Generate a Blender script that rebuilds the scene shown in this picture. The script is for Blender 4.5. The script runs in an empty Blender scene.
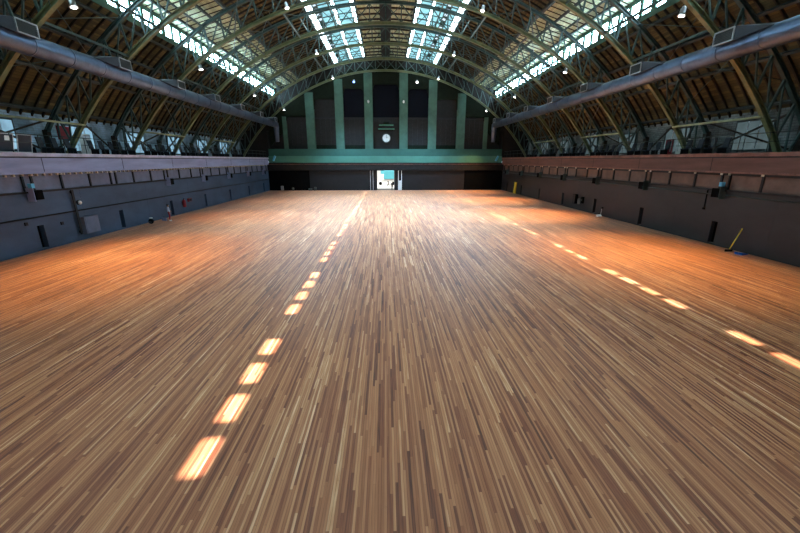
import bpy, bmesh, math, random
from mathutils import Vector, Matrix, Quaternion
random.seed(7)
PI = math.pi
SC = bpy.context.scene
COL = SC.collection

# ------------------------------------------------------------------ helpers
class MB:
    """collects shapes, then links them as ONE mesh object"""
    def __init__(s): s.v = []; s.f = []; s.sm = []
    def add(s, vs, fs, smooth=False):
        n = len(s.v); s.v += [tuple(p) for p in vs]
        s.f += [tuple(i + n for i in f) for f in fs]; s.sm += [smooth] * len(fs)
        return s
    def box(s, x0, x1, y0, y1, z0, z1):
        if x0 > x1: x0, x1 = x1, x0
        if y0 > y1: y0, y1 = y1, y0
        return s.add([(x0,y0,z0),(x1,y0,z0),(x1,y1,z0),(x0,y1,z0),(x0,y0,z1),(x1,y0,z1),(x1,y1,z1),(x0,y1,z1)],
              [(0,3,2,1),(4,5,6,7),(0,1,5,4),(1,2,6,5),(2,3,7,6),(3,0,4,7)])
    def beam(s, p, q, w, h, up=(0,0,1)):
        p = Vector(p); q = Vector(q); d = (q - p).normalized(); up = Vector(up)
        if abs(d.dot(up)) > .98: up = Vector((0,1,0))
        a = d.cross(up).normalized() * (w/2); b = a.cross(d).normalized() * (h/2)
        return s.add([p-a-b,p+a-b,p+a+b,p-a+b,q-a-b,q+a-b,q+a+b,q-a+b],
              [(0,3,2,1),(4,5,6,7),(0,1,5,4),(1,2,6,5),(2,3,7,6),(3,0,4,7)])
    def tube(s, pts, r, n=10, caps=True, smooth=True):
        pts = [Vector(p) for p in pts]; rs = r if isinstance(r, (list, tuple)) else [r]*len(pts)
        vs = []; fs = []
        t0 = (pts[1]-pts[0]).normalized()
        up = Vector((0,0,1)) if abs(t0.z) < .95 else Vector((1,0,0))
        for i, p in enumerate(pts):
            t = (pts[min(i+1,len(pts)-1)] - pts[max(i-1,0)]).normalized()
            a = t.cross(up).normalized(); b = a.cross(t).normalized()
            for k in range(n):
                an = 2*PI*k/n; vs.append(p + (a*math.cos(an)+b*math.sin(an))*rs[i])
        for i in range(len(pts)-1):
            for k in range(n):
                k2 = (k+1) % n; fs.append((i*n+k, i*n+k2, (i+1)*n+k2, (i+1)*n+k))
        s.add(vs, fs, smooth)
        if caps:
            m = len(pts)-1
            s.add(vs[:n], [tuple(range(n))]); s.add(vs[m*n:], [tuple(range(n))])
        return s
    def strip(s, a, b, c, d):
        """ribbon solid from four parallel polylines (cross section a,b,c,d)"""
        n = len(a); vs = []
        for i in range(n): vs += [a[i], b[i], c[i], d[i]]
        fs = [(0,1,2,3), (4*n-4,4*n-1,4*n-2,4*n-3)]
        for i in range(n-1):
            o = 4*i
            for k in range(4): fs.append((o+k, o+4+k, o+4+(k+1)%4, o+(k+1)%4))
        return s.add(vs, fs)
    def ball(s, c, rx, ry, rz, n=12, m=8):
        c = Vector(c); vs = []; fs = []
        for i in range(m+1):
            t = PI*i/m
            for k in range(n):
                p = 2*PI*k/n; vs.append(c + Vector((rx*math.sin(t)*math.cos(p), ry*math.sin(t)*math.sin(p), rz*math.cos(t))))
        for i in range(m):
            for k in range(n): fs.append((i*n+k, i*n+(k+1)%n, (i+1)*n+(k+1)%n, (i+1)*n+k))
        return s.add(vs, fs, True)
    def build(s, name, mat, parent=None, loc=None, bevel=0):
        me = bpy.data.meshes.new(name); me.from_pydata(s.v, [], s.f)
        for p, k in zip(me.polygons, s.sm): p.use_smooth = k
        bm = bmesh.new(); bm.from_mesh(me)
        bmesh.ops.remove_doubles(bm, verts=bm.verts, dist=1e-5)
        bmesh.ops.recalc_face_normals(bm, faces=bm.faces)
        bm.to_mesh(me); bm.free()
        me.materials.append(mat)
        o = bpy.data.objects.new(name, me); COL.objects.link(o)
        if loc: o.location = loc
        if parent: o.parent = parent
        if bevel:
            b = o.modifiers.new('bevel', 'BEVEL'); b.width = bevel; b.segments = 2; b.limit_method = 'ANGLE'
        return o

def tag(o, label, cat, group=None, kind=None):
    if label: o['label'] = label
    if cat: o['category'] = cat
    if group: o['group'] = group
    if kind: o['kind'] = kind
    return o
def struct(o, label=None):
    o['kind'] = 'structure'
    if label: o['label'] = label
    return o
def thing(name, label, cat, loc=(0,0,0), rz=0, group=None):
    o = bpy.data.objects.new(name, None); COL.objects.link(o)
    o.location = loc; o.rotation_euler = (0,0,rz); o.empty_display_size = .3
    return tag(o, label, cat, group)
def copy_tree(o, parent=None):
    c = o.copy(); COL.objects.link(c)
    if parent is not None: c.parent = parent
    for ch in list(o.children): copy_tree(ch, c)
    return c

# ------------------------------------------------------------------ materials
def new_mat(name):
    m = bpy.data.materials.new(name); m.use_nodes = True
    nt = m.node_tree; nt.nodes.clear()
    out = nt.nodes.new('ShaderNodeOutputMaterial')
    b = nt.nodes.new('ShaderNodeBsdfPrincipled'); nt.links.new(b.outputs[0], out.inputs[0])
    return m, nt, b, out
def N(nt, t, **kw):
    n = nt.nodes.new(t)
    for k, v in kw.items(): setattr(n, k, v)
    return n
def math_(nt, op, a, b=None, c=None):
    n = nt.nodes.new('ShaderNodeMath'); n.operation = op
    for i, x in enumerate((a, b, c)):
        if x is None: continue
        if isinstance(x, (int, float)): n.inputs[i].default_value = x
        else: nt.links.new(x, n.inputs[i])
    return n.outputs[0]
def ramp(nt, fac, stops):
    r = nt.nodes.new('ShaderNodeValToRGB'); e = r.color_ramp.elements
    while len(e) < len(stops): e.new(.5)
    for el, (p, c) in zip(e, stops): el.position = p; el.color = (*c, 1)
    nt.links.new(fac, r.inputs[0]); return r.outputs[0]
def paint(name, col, rough=.6, var=.35, scale=1.2, metal=0, spec=.4, stretch=(1,1,1), dirt=None):
    """worn paint: two octaves of noise vary the tone of the paint itself"""
    m, nt, b, _ = new_mat(name)
    tc = N(nt, 'ShaderNodeTexCoord'); mp = N(nt, 'ShaderNodeMapping'); mp.inputs['Scale'].default_value = stretch
    nt.links.new(tc.outputs['Object'], mp.inputs[0])
    n = N(nt, 'ShaderNodeTexNoise'); n.inputs['Scale'].default_value = scale; n.inputs['Detail'].default_value = 6
    n.inputs['Roughness'].default_value = .65; nt.links.new(mp.outputs[0], n.inputs[0])
    lo = tuple(c*(1-var) for c in col); hi = tuple(min(1, c*(1+var)) for c in col)
    if dirt: lo = dirt
    nt.links.new(ramp(nt, n.outputs[0], [(.3, lo), (.5, col), (.72, hi)]), b.inputs['Base Color'])
    b.inputs['Roughness'].default_value = rough; b.inputs['Metallic'].default_value = metal
    b.inputs['Specular IOR Level'].default_value = spec
    return m
def emit(name, col, strength):
    m = bpy.data.materials.new(name); m.use_nodes = True; nt = m.node_tree; nt.nodes.clear()
    out = nt.nodes.new('ShaderNodeOutputMaterial'); e = nt.nodes.new('ShaderNodeEmission')
    e.inputs[0].default_value = (*col, 1); e.inputs[1].default_value = strength
    nt.links.new(e.outputs[0], out.inputs[0]); return m
def frosted(name, col, strength):
    """daylit wired glass: uneven, dusty panes"""
    m = bpy.data.materials.new(name); m.use_nodes = True; nt = m.node_tree; nt.nodes.clear()
    out = nt.nodes.new('ShaderNodeOutputMaterial'); e = nt.nodes.new('ShaderNodeEmission')
    g = nt.nodes.new('ShaderNodeNewGeometry')
    n = N(nt, 'ShaderNodeTexNoise'); n.inputs['Scale'].default_value = .9; n.inputs['Detail'].default_value = 4
    nt.links.new(g.outputs['Position'], n.inputs[0])
    e.inputs[0].default_value = (*col, 1)
    nt.links.new(math_(nt, 'MULTIPLY', math_(nt, 'ADD', math_(nt, 'MULTIPLY', n.outputs[0], 1.2), .4), strength), e.inputs[1])
    nt.links.new(e.outputs[0], out.inputs[0]); return m
def planks(name, w, ln, cols, rough=.42, axis='Y', grain=.35, bump=.0, gap=.035, big=.25, glare_sheen=0):
    """strip flooring: every board gets its own tone; dark joints between boards"""
    m, nt, b, _ = new_mat(name)
    tc = N(nt, 'ShaderNodeTexCoord'); sx = N(nt, 'ShaderNodeSeparateXYZ'); nt.links.new(tc.outputs['Object'], sx.inputs[0])
    X, Y = (sx.outputs[0], sx.outputs[1]) if axis == 'Y' else (sx.outputs[1], sx.outputs[0])
    u = math_(nt, 'DIVIDE', X, w); row = math_(nt, 'FLOOR', u)
    wn = N(nt, 'ShaderNodeTexWhiteNoise', noise_dimensions='1D'); nt.links.new(row, wn.inputs['W'])
    v = math_(nt, 'ADD', math_(nt, 'DIVIDE', Y, ln), math_(nt, 'MULTIPLY', wn.outputs[0], 37.3)); pid = math_(nt, 'FLOOR', v)
    cb = N(nt, 'ShaderNodeCombineXYZ'); nt.links.new(row, cb.inputs[0]); nt.links.new(pid, cb.inputs[1])
    w2 = N(nt, 'ShaderNodeTexWhiteNoise', noise_dimensions='2D'); nt.links.new(cb.outputs[0], w2.inputs['Vector'])
    mp = N(nt, 'ShaderNodeMapping'); mp.inputs['Scale'].default_value = (38, 1.3, 1) if axis == 'Y' else (1.3, 38, 1)
    nt.links.new(tc.outputs['Object'], mp.inputs[0])
    gn = N(nt, 'ShaderNodeTexNoise'); gn.inputs['Scale'].default_value = 1; gn.inputs['Detail'].default_value = 4; nt.links.new(mp.outputs[0], gn.inputs[0])
    m2 = N(nt, 'ShaderNodeMapping'); m2.inputs['Scale'].default_value = (.35, .05, 1) if axis == 'Y' else (.05, .35, 1)
    nt.links.new(tc.outputs['Object'], m2.inputs[0])
    bn = N(nt, 'ShaderNodeTexNoise'); bn.inputs['Scale'].default_value = 1; bn.inputs['Detail'].default_value = 5; nt.links.new(m2.outputs[0], bn.inputs[0])
    # neighbouring rows of one batch share a tone
    w3 = N(nt, 'ShaderNodeTexWhiteNoise', noise_dimensions='1D'); nt.links.new(math_(nt, 'FLOOR', math_(nt, 'DIVIDE', row, 3)), w3.inputs['W'])
    fac = math_(nt, 'ADD', math_(nt, 'MULTIPLY', w2.outputs[0], .68), math_(nt, 'MULTIPLY', w3.outputs[0], .10))
    fac = math_(nt, 'ADD', fac, math_(nt, 'MULTIPLY', math_(nt, 'SUBTRACT', gn.outputs[0], .5), grain))
    fac = math_(nt, 'ADD', fac, math_(nt, 'MULTIPLY', math_(nt, 'SUBTRACT', bn.outputs[0], .5), big))
    fac = math_(nt, 'ADD', fac, .1)
    c = ramp(nt, fac, cols)
    fu = math_(nt, 'FRACT', u); fv = math_(nt, 'FRACT', v)
    g1 = math_(nt, 'LESS_THAN', fu, gap*2); g2 = math_(nt, 'LESS_THAN', fv, gap*w/ln*1.5)
    g = math_(nt, 'MAXIMUM', g1, g2)
    mx = N(nt, 'ShaderNodeMix', data_type='RGBA'); nt.links.new(math_(nt, 'MULTIPLY', g, .6), mx.inputs[0])
    nt.links.new(c, mx.inputs[6]); mx.inputs[7].default_value = (*[x*.35 for x in cols[0][1]], 1)
    nt.links.new(mx.outputs[2], b.inputs['Base Color'])
    if glare_sheen:
        b.inputs['Sheen Weight'].default_value = .55; b.inputs['Sheen Roughness'].default_value = .2; b.inputs['Sheen Tint'].default_value = (.82,.92,1,1); b.inputs['Specular IOR Level'].default_value = .4  # bluish sheen lifts the far boards, standing in for skylight glare
    rr = math_(nt, 'ADD', math_(nt, 'MULTIPLY', w2.outputs[0], .12), rough-.06)
    nt.links.new(rr, b.inputs['Roughness'])
    return m
def bricks(name, c1, c2, mort, scale=1):
    m, nt, b, _ = new_mat(name)
    tc = N(nt, 'ShaderNodeTexCoord'); sx = N(nt, 'ShaderNodeSeparateXYZ'); nt.links.new(tc.outputs['Object'], sx.inputs[0])
    cb = N(nt, 'ShaderNodeCombineXYZ'); nt.links.new(sx.outputs[1], cb.inputs[0]); nt.links.new(sx.outputs[2], cb.inputs[1])
    t = N(nt, 'ShaderNodeTexBrick'); nt.links.new(cb.outputs[0], t.inputs[0])
    t.inputs['Color1'].default_value = (*c1,1); t.inputs['Color2'].default_value = (*c2,1); t.inputs['Mortar'].default_value = (*mort,1)
    t.inputs['Scale'].default_value = scale; t.inputs['Mortar Size'].default_value = .012; t.inputs['Brick Width'].default_value = .5; t.inputs['Row Height'].default_value = .2
    n = N(nt, 'ShaderNodeTexNoise'); n.inputs['Scale'].default_value = .7; n.inputs['Detail'].default_value = 8; nt.links.new(tc.outputs['Object'], n.inputs[0])
    mx = N(nt, 'ShaderNodeMix', data_type='RGBA', blend_type='MULTIPLY'); mx.inputs[0].default_value = .8
    nt.links.new(t.outputs[0], mx.inputs[6]); nt.links.new(ramp(nt, n.outputs[0], [(.35,(.25,.27,.28)),(.55,(.8,.8,.8)),(.7,(1,1,1))]), mx.inputs[7])
    nt.links.new(mx.outputs[2], b.inputs['Base Color']); b.inputs['Roughness'].default_value = .85
    return m
def clear_glass(name):
    m = bpy.data.materials.new(name); m.use_nodes = True; nt = m.node_tree; nt.nodes.clear()
    out = nt.nodes.new('ShaderNodeOutputMaterial'); t = nt.nodes.new('ShaderNodeBsdfTransparent'); g = nt.nodes.new('ShaderNodeBsdfGlossy')
    g.inputs['Roughness'].default_value = .05; t.inputs[0].default_value = (.96,.98,1,1)
    mx = nt.nodes.new('ShaderNodeMixShader'); mx.inputs[0].default_value = .06
    nt.links.new(t.outputs[0], mx.inputs[1]); nt.links.new(g.outputs[0], mx.inputs[2]); nt.links.new(mx.outputs[0], out.inputs[0])
    return m

M_floor = planks('strip_floor', .056, 2.6, [(.03,(.09,.021,.009)), (.22,(.26,.070,.028)), (.5,(.45,.155,.062)), (.8,(.60,.26,.12)), (1,(.95,.62,.38))], rough=.5, grain=.5, big=.4, gap=.05, glare_sheen=1)
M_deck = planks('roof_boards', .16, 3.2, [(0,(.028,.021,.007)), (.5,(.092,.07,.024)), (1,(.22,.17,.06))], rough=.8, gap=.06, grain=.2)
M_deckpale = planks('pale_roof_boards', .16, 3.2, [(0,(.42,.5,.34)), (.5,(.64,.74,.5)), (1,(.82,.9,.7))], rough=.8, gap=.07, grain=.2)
M_rafter = paint('dark_rafter', (.035,.028,.02), .8)
M_purlin = paint('purlin_steel', (.045,.062,.06), .6)
M_chord = paint('olive_green_steel_paint', (.15,.175,.085), .33, .3, 2)
M_chord2 = paint('dark_green_steel_paint', (.045,.085,.08), .38, .4, 2)
M_web = paint('web_green_steel_paint', (.06,.11,.105), .38, .4, 2)
M_wallL = paint('charcoal_wall_blue_lit', (.042,.074,.13), .5, .3, .5, stretch=(1,.5,1))  # blue skylight mixed into the same charcoal as the right wall
M_wallR = paint('charcoal_wall_paint', (.021,.021,.024), .5, .3, .5, stretch=(1,.5,1))  # same wall paint, darker and without the blue light tint
M_fasL = paint('fascia_cool_lit', (.26,.29,.47), .55, .22, .8, stretch=(1,.3,2))  # cool skylight put into the colour; both fascias share one paint
M_fasR = paint('fascia_warm_lit', (.105,.048,.040), .55, .35, .8, stretch=(1,.3,2))  # warm bounce light put into the colour of that same fascia
M_panL = paint('panel_cool_lit', (.14,.15,.22), .6, .25, .9)  # left panels coloured as cool light shows them
M_panR = paint('panel_warm_lit', (.125,.075,.058), .6, .3, .9)  # right panels coloured as under warm bounce light
M_capL = paint('cap_cool_lit', (.44,.43,.56), .5, .25, 1.5)  # cool light on the left cap is part of this colour
M_capR = paint('cap_warm_lit', (.16,.075,.06), .5, .5, 1.2)  # warm light on the right cap is part of this colour
M_dark = paint('near_black_paint', (.007,.007,.010), .6)
M_black = paint('black_recess', (.002,.002,.0025), .9, spec=.08)
M_cream = paint('cream_bracket', (.55,.5,.4), .6)
M_ductL = paint('galvanised_duct', (.13,.185,.29), .33, .2, 1.0, metal=.6, dirt=(.09,.125,.20))
M_ductR = M_ductL
M_box = paint('dark_outlet_box', (.02,.026,.042), .45)
M_frame = paint('pale_metal_frame', (.45,.48,.52), .4, metal=.4)
M_green = paint('green_wall_paint', (.055,.125,.095), .75, .3, .5)
M_green2 = paint('light_green_band', (.07,.215,.165), .75, .15, .4)
M_green3 = paint('deep_green_band', (.032,.11,.09), .75, .15, .4)
M_olive = paint('olive_arch_paint', (.008,.012,.007), .9, spec=.15)
M_navy = paint('dark_window_glass', (.0015,.002,.006), .6, spec=.1)
M_brown = paint('dark_brown_back', (.009,.0075,.008), .7, .5, 2)
M_brick_L = bricks('pale_painted_brick', (.55,.80,.98), (.48,.70,.9), (.33,.46,.58))  # white brick with blue daylight mixed into its colour
M_brick_R = bricks('grubby_grey_brick', (.30,.34,.34), (.22,.26,.26), (.08,.09,.09))
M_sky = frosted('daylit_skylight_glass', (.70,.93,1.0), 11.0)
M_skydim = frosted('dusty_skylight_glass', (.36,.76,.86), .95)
M_cler = frosted('daylit_clerestory_glass', (.55,.84,1.0), 26.0)
M_clear = clear_glass('clear_glass')
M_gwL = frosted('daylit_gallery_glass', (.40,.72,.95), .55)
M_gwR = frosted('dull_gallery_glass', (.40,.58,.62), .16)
M_lamp = emit('lamp_lens', (1,.95,.88), 14)
M_lampblue = emit('blue_lamp_lens', (.12,.3,1), 8)
M_white = paint('white_paint', (.8,.8,.8), .5, .08)
M_seat = paint('dark_blue_seat', (.02,.028,.045), .5)
M_silver = paint('brushed_metal', (.5,.52,.55), .35, metal=.7)
M_yellow = paint('yellow_paint', (.75,.50,.04), .5, .1)
M_blue = paint('blue_plastic', (.02,.16,.75), .4, .1)
M_cyan = paint('cyan_plastic', (.10,.45,.70), .4, .1)
M_red = paint('red_paint', (.26,.015,.03), .5, .1)
M_pave = paint('pale_pavement', (.16,.16,.155), .8, .1)
M_facade = paint('pale_facade', (.45,.45,.44), .8, .1)
M_turq = paint('turquoise_panel', (.08,.35,.42), .5, .05)

# ------------------------------------------------------------------ dimensions (metres)
CAMX = -.12
HW = 24.65            # half width of the drill floor
YB = 80.6            # lower face of the far wall
CZ = -10.8; RI = 33.0; RO = 35.4; RD = 36.5      # arch centre height and radii
TY = [2.0 + 8.3*k for k in range(10)]            # truss lines: 2.0 ... 76.7
BAY = 8.3
def arc(R, X): return CZ + math.sqrt(R*R - X*X)

TH = math.atan(106.5/370); PS = math.atan(14*math.cos(TH)/370)
FW = Vector((math.sin(PS)*math.cos(TH), math.cos(PS)*math.cos(TH), -math.sin(TH)))
RT = Vector((math.cos(PS), -math.sin(PS), 0)); UP = RT.cross(FW)
def on_plane(px, x=None, z=None, py=None):
    """where the sight line of a photo point meets a vertical plane x or a level z"""
    d = FW*370 + RT*(px-400) + UP*(266.5-(py if py is not None else 266.5)); c = Vector((CAMX,0,6.2))
    return c + d*(((x-CAMX)/d.x) if x is not None else ((z-6.2)/d.z))
def on_wall(s_, px_x, z, inset=0):
    """distance along the hall of a wall point at height z seen at picture column px_x"""
    X = s_*(HW-inset); lo, hi = 2.0, 90.0
    for _ in range(40):
        m = (lo+hi)/2; v = Vector((X, m, z)) - Vector((CAMX, 0, 6.2)); px = 400 + 370*v.dot(RT)/v.dot(FW)
        if (px-px_x)*s_ > 0: lo = m
        else: hi = m
    return m
# ------------------------------------------------------------------ floor
struct(MB().box(-30, 30, -8, YB+.85, -.25, 0).build('floor', M_floor), 'bare strip timber drill hall floor')

# ------------------------------------------------------------------ side walls with a slot at every truss line
def side_wall(s, name, m):
    mb = MB(); x0, x1 = s*HW, s*(HW+.35)
    ys = [-8] 
    for y in TY: ys += [y-.27, y+.27]
    ys += [YB]
    for a, b in zip(ys[0::2], ys[1::2]): mb.box(x0, x1, a, b, 0, 4.0)
    for y in TY:
        mb.box(x0, x1, y-.27, y+.27, 1.75, 4.0); mb.box(x0, x1, y-.27, y+.27, 0, .12)
    mb.box(x1, s*(HW+.6), -8, YB, 0, 4.0)
    o = struct(mb.build(name, m))
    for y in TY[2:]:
        r = MB().box(s*(HW+.33), s*(HW+.349), y-.27, y+.27, .12, 1.75).build('recess_back', M_black, o)  # black backing put in for the deep shade of the slot
    for k, y in enumerate([TY[0]] + TY):       # sheet joints: thin cover strips between the wall panels
        if k: MB().box(s*HW, s*(HW-.006), y+4.1, y+4.15, .0, 3.95).build('cover_strip', m, o)
    return o
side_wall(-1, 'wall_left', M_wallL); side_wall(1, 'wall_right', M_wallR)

def outer_wall(s, name, m):
    mb = MB(); X = s*30.0
    mb.box(X, X+s*.4, -8, 82.6, 0, 10.1)
    o = struct(mb.build(name, m))
    return o
outer_wall(-1, 'wall_left_gallery', M_brick_L); outer_wall(1, 'wall_right_gallery', M_brick_R)
struct(MB().box(-30.4, 30.4, -8.4, -8, 0, 26).build('wall_front', M_brown))

# ------------------------------------------------------------------ gallery balconies
def balcony(s):
    side = 'left' if s < 0 else 'right'
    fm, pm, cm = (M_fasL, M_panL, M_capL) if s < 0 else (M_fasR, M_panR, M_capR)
    t = thing('gallery_balcony', 'long grey lilac balcony front above the charcoal blue left wall' if s < 0 else
              'long red brown balcony front above the black right wall', 'balcony', (s*HW, 0, 0))
    X = lambda d: s*d         # local x, positive d = behind the front
    L0, L1 = -8, YB
    MB().box(X(0), X(5.0), L0, L1, 5.5, 5.95).build('deck', M_dark, t)
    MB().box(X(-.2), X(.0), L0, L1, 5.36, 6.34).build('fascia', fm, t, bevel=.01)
    MB().box(X(-.32), X(.15), L0, L1, 6.42, 6.68).build('cap_rail', cm, t, bevel=.015)
    MB().box(X(-.24), X(.05), L0, L1, 6.34, 6.42).build('shadow_bead', M_dark, t)
    MB().box(X(.12), X(.30), L0, L1, 4.0, 5.5).build('lower_panel', pm, t)
    MB().box(X(-.14), X(.12), L0, L1, 4.0, 4.12).build('ledge', M_dark, t)
    MB().box(X(-.24), X(-.2), L0, L1, 5.28, 5.40).build('bottom_bead', cm if s > 0 else fm, t)
    for y in TY[1:]:
        for dy in (-.33, .33, BAY/3, 2*BAY/3):
            if y+dy > YB-.2: continue
            MB().box(X(.02), X(.12), y+dy-.07, y+dy+.07, 4.12, 5.30).build('post', M_dark, t)
            MB().box(X(-.06), X(.1), y+dy-.09, y+dy+.09, 5.14, 5.36).build('post_head', M_cream, t)
    if s < 0:
        n = 0
        for k in range(99):
            y = 22.6 + k*.565
            if min(abs(((y-2.0) % BAY) - q) for q in (.33, BAY-.33, BAY/3, 2*BAY/3)) < .14: continue
            MB().box(X(-.04), X(.12), y-.06, y+.06, 5.12, 5.36).build('joist_end', M_cream, t); n += 1
    else:
        MB().box(X(-.02), X(.1), L0, L1, 5.12, 5.28).build('rail_under_fascia', M_dark, t)
    # seams of the fascia boards
    for y in TY[2:]:
        MB().box(X(-.215), X(-.2), y+1.2, y+1.235, 5.4, 6.34).build('fascia_seam', M_dark, t)
    return t
BALC = {-1: balcony(-1), 1: balcony(1)}

# ------------------------------------------------------------------ gallery railings, seats, wall panels
def railing(s):
    t = thing('gallery_railing', 'thin metal railing on top of the %s' % ('grey lilac left balcony' if s < 0 else 'red brown right balcony'), 'railing', (s*HW, 0, 6.7))
    MB().tube([(0,14,1.2),(0,YB-.5,1.2)], .03, 6).build('top_rail', M_purlin, t)
    MB().tube([(0,14,.65),(0,YB-.5,.65)], .02, 6).build('mid_rail', M_purlin, t)
    y = 14
    while y < YB-1:
        MB().tube([(0,y,0),(0,y,1.2)], .025, 6).build('post', M_purlin, t); y += BAY/4
    return t
railing(-1); railing(1)

def gallery_chair():
    t = thing('gallery_chair', None, 'chair', (0,0,0))
    MB().box(-.24,.24,-.24,.24,.42,.5).build('seat', M_seat, t, bevel=.02)
    MB().add([(-.3,-.25,.5),(-.22,-.25,.5),(-.22,.25,.5),(-.3,.25,.5),(-.42,-.25,1.25),(-.34,-.25,1.25),(-.34,.25,1.25),(-.42,.25,1.25)],
             [(0,3,2,1),(4,5,6,7),(0,1,5,4),(1,2,6,5),(2,3,7,6),(3,0,4,7)]).build('backrest', M_seat, t)
    for a in (-.2,.2): MB().box(-.2,.2,a-.02,a+.02,0,.42).build('leg', M_dark, t)
    return t
first = gallery_chair(); used = False
for s in (-1, 1):
    for k in range(34):
        y = 30.5 + k*1.3
        if min(abs(y-q) for q in TY) < .7: continue
        o = copy_tree(first) if used else first; used = True
        o.location = (s*27.1, y, 6.70); o.rotation_euler = (0,0, PI if s > 0 else 0)
        side = 'left' if s < 0 else 'right'
        o['label'] = 'dark blue gallery chair facing the hall behind the %s balcony railing' % side
        o['group'] = 'seats on the %s gallery' % side
for s in (-1, 1):       # the step the seats stand on
    MB().box(s*(25.2-HW), s*(27.7-HW), 20, YB-1, 5.95, 6.69).build('seating_step', M_dark, BALC[s])
# dark framed screens standing along the near left railing
places = ['nearest the left edge of the picture', 'second from the left edge of the picture', 'third from the left edge, with a white sheet', 'furthest right of its row of four']
for k in range(4):
    y = 24.0 + k*1.35
    t = thing('framed_screen', 'dark framed screen on the left gallery, ' + places[k], 'screen', (-(HW+.75), y, 6.70), 0, 'framed screens on the left gallery')
    MB().add([(0,-.5,.0),(.05,-.5,0),(.05,.5,0),(0,.5,0),(.22,-.5,1.15),(.27,-.5,1.15),(.27,.5,1.15),(.22,.5,1.15)],
        [(0,3,2,1),(4,5,6,7),(0,1,5,4),(1,2,6,5),(2,3,7,6),(3,0,4,7)]).build('screen', M_seat, t)
    f = MB()
    for a in (-.52,.52): f.beam((.04,a,0),(.26,a,1.18),.05,.06)
    f.beam((.26,-.54,1.18),(.26,.54,1.18),.05,.05); f.beam((.04,-.54,.03),(.04,.54,.03),.05,.05); f.build('frame', M_frame, t)
    if k == 2: MB().add([(.22,-.1,.75),(.22,.25,.75),(.29,.25,1.05),(.29,-.1,1.05)],[(0,1,2,3)]).build('white_sheet', M_white, t)
# posters and pale doors on the gallery walls
for (s, y, z0, w, h, m, nm, lab, cat) in (
    (-1, on_wall(-1,65,8.6,-5.2)-.7, 8.0, 1.4, 1.2, M_red, 'wall_poster', 'red poster on the pale brick wall of the left gallery', 'poster'),
    (-1, on_wall(-1,85,8,-5.2)-.7, 5.95, 1.5, 2.7, M_white, 'white_board', 'white board against the pale brick wall of the left gallery beside the red poster', 'board'),
    (1, 37.5, 5.95, 1.6, 2.3, M_white, 'white_board', 'white board against the grey brick wall of the right gallery', 'board'),
    (1, 39.6, 6.4, 1.1, 1.9, M_red, 'wall_poster', 'dark red poster on the grey brick wall of the right gallery', 'poster')):
    tag(MB().box(s*29.99, s*29.86, y, y+w, z0, z0+h).build(nm, m), lab, cat)
# gallery windows on the outer walls
for s in (-1, 1):
    side = 'left' if s < 0 else 'right'
    for k, y in enumerate([t + 4.15 for t in TY[2:9]]):
        w = struct(MB().box(s*30, s*29.9, y-1.7, y+1.7, 6.9, 9.4).build('window_%d' % (k+1 + (7 if s > 0 else 0)), M_purlin))
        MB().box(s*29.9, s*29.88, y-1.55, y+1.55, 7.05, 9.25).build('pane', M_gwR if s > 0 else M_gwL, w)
        for q in (-.52,.52): MB().box(s*29.88, s*29.84, y+q-.04, y+q+.04, 7.05, 9.25).build('mullion', M_frame, w)

# ------------------------------------------------------------------ roof
def roof_section(name, pts, mat, purlins, raf_n=8, raf_w=.12, raf_h=.16, y0=-8.0, y1=82.6, label=None):
    """pts: inner profile from low to high, in the XZ plane"""
    mb = MB(); th = .12
    ups = []
    for i, p in enumerate(pts):
        a = pts[max(i-1,0)]; b = pts[min(i+1,len(pts)-1)]
        d = Vector((b[0]-a[0], b[1]-a[1])).normalized(); n = Vector((-d[1], d[0]))
        if n.y < 0: n = -n
        ups.append(n)
    A = [(p[0], y0, p[1]) for p in pts]; B = [(p[0], y1, p[1]) for p in pts]
    C_ = [(p[0]+n[0]*th, y1, p[1]+n[1]*th) for p, n in zip(pts, ups)]; D = [(p[0]+n[0]*th, y0, p[1]+n[1]*th) for p, n in zip(pts, ups)]
    mb.strip(A, B, C_, D)
    o = struct(mb.build(name, mat), label)
    rb = MB(); h = raf_h; w = raf_w/2
    rb.strip([(p[0],-w,p[1]) for p in pts], [(p[0],w,p[1]) for p in pts],
             [(p[0]-n[0]*h, w, p[1]-n[1]*h) for p, n in zip(pts, ups)], [(p[0]-n[0]*h,-w,p[1]-n[1]*h) for p, n in zip(pts, ups)])
    r0 = None; step = BAY/raf_n; y = TY[0] + step/2
    while y < 82.4:
        if r0 is None: r0 = rb.build('rafter', M_rafter, o); r = r0
        else: r = r0.copy(); COL.objects.link(r); r.parent = o
        r.location = (0, y, 0); y += step
    for (f) in purlins:
        q = f*(len(pts)-1); i = min(int(q), len(pts)-2); g = q-i
        px = pts[i][0]*(1-g)+pts[i+1][0]*g; pz = pts[i][1]*(1-g)+pts[i+1][1]*g; n = ups[i]
        c = Vector((px-n[0]*(h+.14), 0, pz-n[1]*(h+.14)))
        b = MB(); up = (n[0],0,n[1])
        b.beam((c.x,0,c.z),(c.x,82.5,c.z),.05,.26,up)
        e = Vector((n[0],0,n[1]))*.13
        for q in (e, -e): b.beam((c.x+q.x,0,c.z+q.z),(c.x+q.x,82.5,c.z+q.z),.18,.03,up)
        b.build('purlin', M_purlin, o)
    return o
XC = 22.5
def rng(a, b, n): return [a+(b-a)*i/(n-1) for i in range(n)]
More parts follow.
